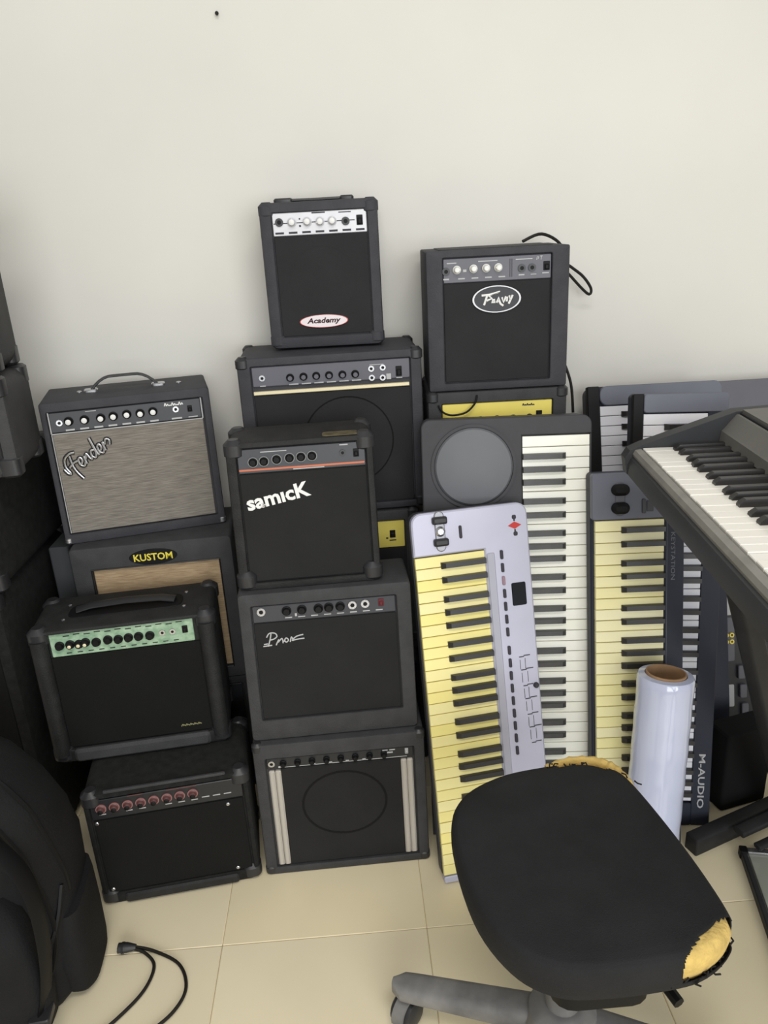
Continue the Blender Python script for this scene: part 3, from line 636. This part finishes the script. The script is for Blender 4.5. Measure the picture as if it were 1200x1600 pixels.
bar('cross_brace', (.77, -.625, .05), (1.05, -.518, .05), .03, .016); bar('cross_brace', (.80, -.65, .03), (1.05, -.555, .03), .02, .012)

tag(obj('equipment_case', MB(T(.842, -.462, 0) @ Matrix.Rotation(R(14), 4, 'Z')).rbox(0, 0, .125, .07, 0, .205, .008, .004, 4, True), mat('matt_black', (20, 20, 20), .95)),
    'plain black box on the floor right of the slate keyboard, behind the stand', 'box')

# ------------------------------------------------------------------ stretch film roll
p0, p1 = Vector((.556, -.674, 0)), Vector((.588, -.608, .452)); ax = (p1-p0).normalized(); Lr = (p1-p0).length
RM = T(*p0) @ ax.to_track_quat('Z', 'Y').to_matrix().to_4x4()
ro = thing('film_roll', 'standing roll of clear whitish stretch film with a cardboard core', 'film roll', RM)
prof = [(.038, .004), (.0525, .004)] + [(.0545+.0006*math.sin(i*1.7), .008+(Lr-.016)*i/24) for i in range(25)] + [(.0525, Lr-.004), (.0405, Lr-.002), (.0395, Lr-.006), (.0392, .006)]
obj('film', MB().lathe(prof, 48, cap0=False, cap1=False), M_film, ro)
obj('core', MB().lathe([(.036, .012), (.0388, .012), (.0388, Lr+.002), (.036, Lr+.002), (.0358, .012)], 48, cap0=False, cap1=True), M_card, ro)
# the film's loose end: a slightly raised strip running down the roll
obj('film_edge', MB().tube([(.0552*math.cos(a_), .0552*math.sin(a_), z_) for a_, z_ in [(R(-100)+.012*i, .02+(Lr-.03)*i/20) for i in range(21)]], .0011, 6), M_film, ro)

# ------------------------------------------------------------------ swivel chair without a back
out = [(.286, -.868), (.345, -.864), (.385, -.886), (.406, -.93), (.43, -1.06), (.44, -1.172), (.43, -1.203), (.388, -1.228), (.337, -1.237), (.26, -1.24), (.20, -1.232), (.152, -1.195), (.117, -1.115), (.108, -.994), (.132, -.926), (.20, -.884)]
cc = Vector((.272, -1.066, 0)); OUT = [Vector((p.x, p.y, 0))-cc for p in spline([(x, y, 0) for x, y in out], 6, True)]
ch = thing('swivel_chair', 'backless swivel chair with torn black seat showing yellow foam', 'chair', T(cc.x, cc.y, 0))
def seat_loops(grow, ztop, zbot):
    L = []; g = lambda k, z, off=0: [(p.x*k+p.normalized().x*off, p.y*k+p.normalized().y*off, z) for p in OUT]
    L.append(g(.0, zbot, .01)); L.append(g(.93, zbot, grow)); L.append(g(.975, zbot+.004, grow)); L.append(g(.99, zbot+.014, grow)); L.append(g(1.0, zbot+.026, grow)); L.append(g(1.0, zbot+.036, grow)); L.append(g(.993, ztop-.012, grow)); L.append(g(.975, ztop-.005, grow)); L.append(g(.95, ztop-.0015, grow))
    for i in range(13, 0, -1): L.append(g(.95*i/14, ztop+.004*(1-(i/14)**2)-.004*math.exp(-((i-4)/3)**2), grow))
    return L
ZT, ZB = .47, .412
fo = MB().loft(seat_loops(-.004, ZT-.004, ZB+.003)); obj('foam', fo, M_foam, ch)
cv = MB().loft(seat_loops(0, ZT, ZB)); me = cv.mesh('seat_cover', 60); bm = bmesh.new(); bm.from_mesh(me)
bmesh.ops.subdivide_edges(bm, edges=bm.edges[:], cuts=3, use_grid_fill=True)
def torn(c):
    wx, wy = c.x+cc.x, c.y+cc.y; nz = .003*math.sin(wx*310+wy*170)+.003*math.sin(wx*190-wy*420)
    d1 = Vector((wx-.432, wy+1.238)); e = ((d1.x*.5-d1.y*.87)/.05)**2+((d1.x*.87+d1.y*.5)/.113)**2
    if e < 1+nz*5 and c.z > .425: return True
    d2 = math.hypot((wx-.352)/1.0, (wy+.872)/.42)
    if .0 < d2 < .068+nz*2 and c.z > .425 and wy > -.898+nz and c.z < .4695: return True
    return False
bmesh.ops.delete(bm, geom=[f for f in bm.faces if torn(f.calc_center_median())], context='FACES'); bm.to_mesh(me); bm.free()
so = obj('seat_cover', me, M_fabric, ch); sm_ = so.modifiers.new('thickness', 'SOLIDIFY'); sm_.thickness = .0015; sm_.offset = 1
th = MB()
for i in range(26):   # frayed threads along the torn edges
    if i < 14: t = i/13; x, y, z = .292+.118*t, -.868-.05*t*t, .467-.004*t
    else: t = (i-14)/11; x, y, z = .352+.085*t, -1.233+.045*t*t, .425
    x -= cc.x; y -= cc.y; a_ = random.uniform(0, 6.3)
    th.tube([(x, y, z), (x+.006*math.cos(a_), y+.006*math.sin(a_), z+random.uniform(-.002, .005)), (x+.011*math.cos(a_+.6), y+.011*math.sin(a_+.6), z+random.uniform(-.006, .004))], .0013, 5)
fe = MB(); PE = [Vector((x, y, z))-cc for x, y, z in spline([(.283, -.858, .452), (.325, -.851, .455), (.365, -.859, .456), (.39, -.874, .454), (.405, -.90, .45), (.412, -.925, .445)], 6)]
fe.tube(PE, .012, 10, radii=[.003+.006*math.sin(math.pi*min(1, .08+i/len(PE)))+.0012*math.sin(i*2.3) for i in range(len(PE))]); obj('foam_edge', fe, M_foam, ch)
o = obj('frayed_threads', th, M_fabric, ch); o['kind'] = 'stuff'
st_ = MB().lathe([(.0035, ZT+.0005), (.0035, ZT+.002), (.002, ZT+.003)], 10).mesh('staple'); st_.materials.append(M_white)
for x_, y_ in ((.19, -1.2), (.225, -1.215)): obj('staple', st_, None, ch, T(x_-cc.x, y_-cc.y, -.0025))
hx, hy = .273-cc.x, -1.03-cc.y
obj('seat_plate', MB(T(hx, hy, 0)).rbox(0, 0, .2, .24, .395, .413, .03, .004, 5, True), M_black, ch)
obj('tilt_mechanism', MB(T(hx, hy, 0)).rbox(.01, -.05, .135, .2, .305, .396, .03, .015, 4, True), M_black, ch)
obj('tilt_lever', MB(T(hx, hy, 0)).tube(spline([(.03, -.05, .36), (.08, -.12, .35), (.1, -.17, .345)], 5), .008, 8), M_black, ch)
obj('gas_column', MB(T(hx, hy, 0)).lathe([(.027, .1), (.027, .24), (.025, .245), (.016, .247), (.016, .346)], 24), M_dusty, ch)
hub = obj('base_hub', MB(T(hx, hy, 0)).lathe([(.03, .055), (.058, .06), (.06, .105), (.052, .125), (.036, .135), (.03, .137)], 28), M_dusty, ch)
wm = MB(frame((0, 0, 0), (0, 0, 1), (1, 0, 0), (0, 1, 0)))
for s0 in (-1, 1): wm.lathe([(.012, s0*.006), (.025, s0*.006), (.0265, s0*.010), (.025, s0*.018), (.018, s0*.022), (.004, s0*.023)], 22)
wm = wm.mesh('wheel'); wm.materials.append(M_plastic)
hm = MB().lathe([(.009, .03), (.009, .062)], 12); N = 12
hm.loft([[(.032*math.cos(t), y, .026+.032*math.sin(t)) for t in [R(-10)+R(200)*i/N for i in range(N+1)]]+[(0, y, .026)] for y in (-.011, .011)])
hm = hm.mesh('caster_hood'); hm.materials.append(M_dusty)
for q, a_ in enumerate((159.5, 249.5, 339.5, 69.5)):
    AM = T(hx, hy, 0) @ Matrix.Rotation(R(a_), 4, 'Z'); L = []
    for i in range(15):
        t = i/14; x = .03+.255*t; wd = .026-.003*t; zt = .122-.028*t; zb = .072-.006*t
        if t > .9: e = (t-.9)/.1; wd *= math.sqrt(max(0.02, 1-e*e*.9)); 
        L.append([(x, wd*math.copysign(abs(math.cos(b_))**.6, math.cos(b_)), (zt+zb)/2+(zt-zb)/2*math.copysign(abs(math.sin(b_))**.6, math.sin(b_))) for b_ in [2*math.pi*j/20 for j in range(20)]])
    arm = obj('base_arm', MB().loft(L), M_dusty, ch, AM)
    CM = T(.262, 0, 0.0005) @ Matrix.Rotation(R((70, 20, 110, 200)[q]), 4, 'Z')
    ca_ = obj('caster_hood', hm, None, arm, CM)
    obj('caster_wheel', wm, None, arm, CM @ T(0, 0, .027))

# ------------------------------------------------------------------ backpack and cables on the floor
bg = thing('backpack', 'slouched black fabric backpack on the floor at the lower left', 'backpack', T(-.78, -.79, 0) @ Matrix.Rotation(R(6), 4, 'Z'))
def bagloop(z, sx, sy, cx=0, cy=0, e=3.2, n=44):
    o_ = []
    for i in range(n):
        a_ = 2*math.pi*i/n; c_, s_ = math.cos(a_), math.sin(a_)
        k_ = 1+.02*math.sin(3*a_+z*21)+.012*math.sin(7*a_-z*33)
        o_.append((cx+sx*k_*math.copysign(abs(c_)**(2/e), c_), cy+sy*k_*math.copysign(abs(s_)**(2/e), s_), z))
    return o_
BZ = [(0, .17, .1), (.006, .195, .118), (.03, .212, .128), (.1, .222, .134), (.18, .226, .136), (.27, .226, .132), (.35, .215, .125), (.42, .195, .112), (.48, .165, .095), (.525, .125, .07), (.55, .075, .042), (.558, .02, .012)]
obj('body', MB().loft([bagloop(z, a_, b_, .0, .012*math.sin(z*7)) for z, a_, b_ in BZ]), M_bag, bg, angle=60)
pk = [bagloop(z, a_, .05*f_, .05, -.105-.02*f_, 3.4) for z, a_, f_ in ((.02, .1, .5), (.03, .125, .9), (.1, .135, 1.05), (.2, .13, 1.0), (.27, .115, .8), (.30, .09, .45))]
obj('front_pocket', MB().loft(pk), M_bag, bg, angle=60)
def bsurf(z, ang, k=1.0):
    for (z0, a0, b0), (z1, a1, b1) in zip(BZ, BZ[1:]):
        if z0 <= z <= z1:
            t = (z-z0)/(z1-z0); sx, sy = a0+(a1-a0)*t, b0+(b1-b0)*t; break
    c_, s_ = math.cos(R(ang)), math.sin(R(ang)); q = 1+.02*math.sin(3*R(ang)+z*21)+.012*math.sin(7*R(ang)-z*33)
    return (sx*q*k*math.copysign(abs(c_)**(2/3.2), c_), .012*math.sin(z*7)+sy*q*k*math.copysign(abs(s_)**(2/3.2), s_), z)
obj('seam', MB().tube([bsurf(.03+.5*i/30, -52+14*math.sin(i*.12), 1.0) for i in range(31)], .0042, 6), M_black, bg)
obj('seam', MB().tube([bsurf(.23+.3*i/20, -14-.4*i, 1.0) for i in range(21)], .0042, 6), M_black, bg)
obj('zip', MB().tube([bsurf(.26-.12*i/16, -22-1.9*i, 1.0) for i in range(17)], .0045, 6), M_black, bg)
obj('side_pocket', MB().loft([bagloop(z, .03, .085*f_, .205, .0, 3) for z, f_ in ((.015, .8), (.03, .95), (.1, 1.05), (.17, 1.0), (.2, .9))]), M_bag, bg, angle=60)
obj('shoulder_strap', MB().tube(spline([(.12, -.12, .46), (.19, -.135, .36), (.2, -.15, .22), (.17, -.15, .08), (.12, -.16, .015), (.02, -.18, .008), (-.1, -.2, .008)], 6), .02, 8, .22), M_black, bg)
obj('buckle', MB(T(.17, -.158, .08)).rbox(0, 0, .035, .04, -.006, .008, .005, .002), M_plastic, bg)
obj('carry_loop', MB().tube(spline([(-.05, 0, .54), (-.04, 0, .58), (0, 0, .6), (.04, 0, .58), (.05, 0, .54)], 5), .009, 8, .4), M_black, bg)

cb = thing('audio_cable', 'thin black cable with a moulded plug looping out from the backpack', 'cable', T(-.45, -.8, 0))
Q = lambda pts: [(x+.45, y+.8, z) for x, y, z in pts]
obj('cord', MB().tube(spline(Q([(-.495, -.748, .011), (-.455, -.757, .006), (-.40, -.79, .005), (-.377, -.84, .005), (-.39, -.885, .005), (-.43, -.925, .005), (-.5, -.98, .005), (-.6, -1.03, .005)]), 7), .0032, 8), M_cable, cb)
obj('cord', MB().tube(spline(Q([(-.497, -.752, .012), (-.47, -.762, .008), (-.447, -.79, .005), (-.455, -.84, .005), (-.49, -.89, .005), (-.53, -.93, .005), (-.58, -.985, .005), (-.64, -1.04, .005)]), 7), .0032, 8), M_cable, cb)
obj('plug', MB().tube(Q([(-.49, -.75, .012), (-.508, -.75, .013), (-.524, -.75, .013)]), .011, 10, .8, radii=[.006, .011, .011]), M_plastic, cb)
obj('plug_band', MB().tube(Q([(-.513, -.75, .013), (-.517, -.75, .013)]), .0122, 10, .8), M_stand, cb)
tag(obj('strap_end', MB().tube(spline([(-.665, -.99, .006), (-.62, -.965, .006), (-.60, -.975, .006), (-.61, -1.02, .006), (-.66, -1.07, .006)], 6), .005, 8), M_cable), 'short black cord end on the floor below the backpack', 'cord')

# ------------------------------------------------------------------ black speaker cabinets at the left edge
def speaker(label, x, y, z, yaw, w_, h_, d_, m, gm):
    t = thing('speaker_cabinet', label, 'speaker', pose(x, y, z, yaw), 'black speaker cabinets at the left edge')
    k_ = 5; F_ = frame((0, 0, 0), (1, 0, 0), (0, 0, 1), (0, -1, 0)); fr = lambda P_, n: [tuple(F_ @ Vector((a_, b_, n))) for a_, b_ in P_]
    o_ = rr(w_, h_, .03, k_, 0, h_/2); i_ = rr(w_-.05, h_-.05, .006, k_, 0, h_/2)
    obj('cabinet', MB().loft([fr(i_, -.012), fr(i_, -.001), fr(rr(w_-.024, h_-.024, .022, k_, 0, h_/2), 0), fr(rr(w_-.007, h_-.007, .027, k_, 0, h_/2), -.004), fr(o_, -.012), fr(o_, -d_+.014), fr(rr(w_-.02, h_-.02, .018, k_, 0, h_/2), -d_)]), m, t)
    obj('grille', MB().rbox(0, h_/2, w_-.054, h_-.054, -.013, -.004, .006, .002), gm, t, F_)
    obj('badge', MB().rbox(w_/2-.06, h_-.05, .03, .008, -.004, -.002, .001, .0005), M_mark, t, F_)
    c_ = MB().rbox(0, 0, .04, .04, 0, .04, .012, .005, 4, True).mesh('corner_protector'); c_.materials.append(M_plastic)
    for sx in (-1, 1):
        for zz in (-.0, h_-.0385):
            for yy in (.018, d_-.018): obj('corner_protector', c_, None, t, T(sx*(w_/2-.0195), yy, zz))
    return t
speaker('large black speaker cabinet on the floor at the left edge, bottom of its stack', -.91, -.47, 0, 0, .36, .655, .42, M_carpet, M_grilleD)
speaker('black speaker cabinet at the left edge, second up from the floor', -.895, -.46, .6575, 0, .36, .235, .40, M_carpet, M_grilleD)
speaker('black speaker cabinet with rounded corners at the left edge, second from the top', -.803, -.475, .895, 6, .34, .19, .18, M_vinyl, M_grille)
speaker('topmost speaker cabinet of the left edge stack, beside the bare wall', -.825, -.44, 1.0875, 6, .36, .34, .14, M_vinyl, M_grille)
tag(obj('side_panel', MB(T(-.683, -.17, 0)).rbox(0, 0, .045, .16, 0, .665, .006, .003, 4, True), mat('grey_board', (60, 62, 64), .7)), 'narrow grey upright board between the left speakers and the nameplate amp', 'board')

# ------------------------------------------------------------------ framed sheet on the floor, lower right
SM = T(.773, -.632, 0) @ Matrix.Rotation(R(-13), 4, 'Z')
sh = thing('framed_sheet', 'framed greenish glass sheet lying on the floor at the lower right corner', 'glass sheet', SM)
obj('pane', MB().rbox(.2, -.2, .37, .37, .006, .012, .002, .001), M_glass, sh)
for nm, x0_, x1_, y0_, y1_ in (('frame_bar', .012, .39, -.016, .0), ('frame_bar', .012, .39, -.4, -.384), ('frame_bar', 0, .012, -.4, 0), ('frame_bar', .388, .4, -.4, 0)):
    obj(nm, MB().rbox((x0_+x1_)/2, (y0_+y1_)/2, x1_-x0_, y1_-y0_, 0, .018, .002, .002), M_chrome if x1_-x0_ > .1 else M_stand, sh)
for x_, y_ in ((.006, -.008), (.394, -.008), (.006, -.392), (.394, -.392)): obj('corner_cap', MB(T(x_, y_, 0)).rbox(0, 0, .016, .02, 0, .0195, .003, .001), M_black, sh)
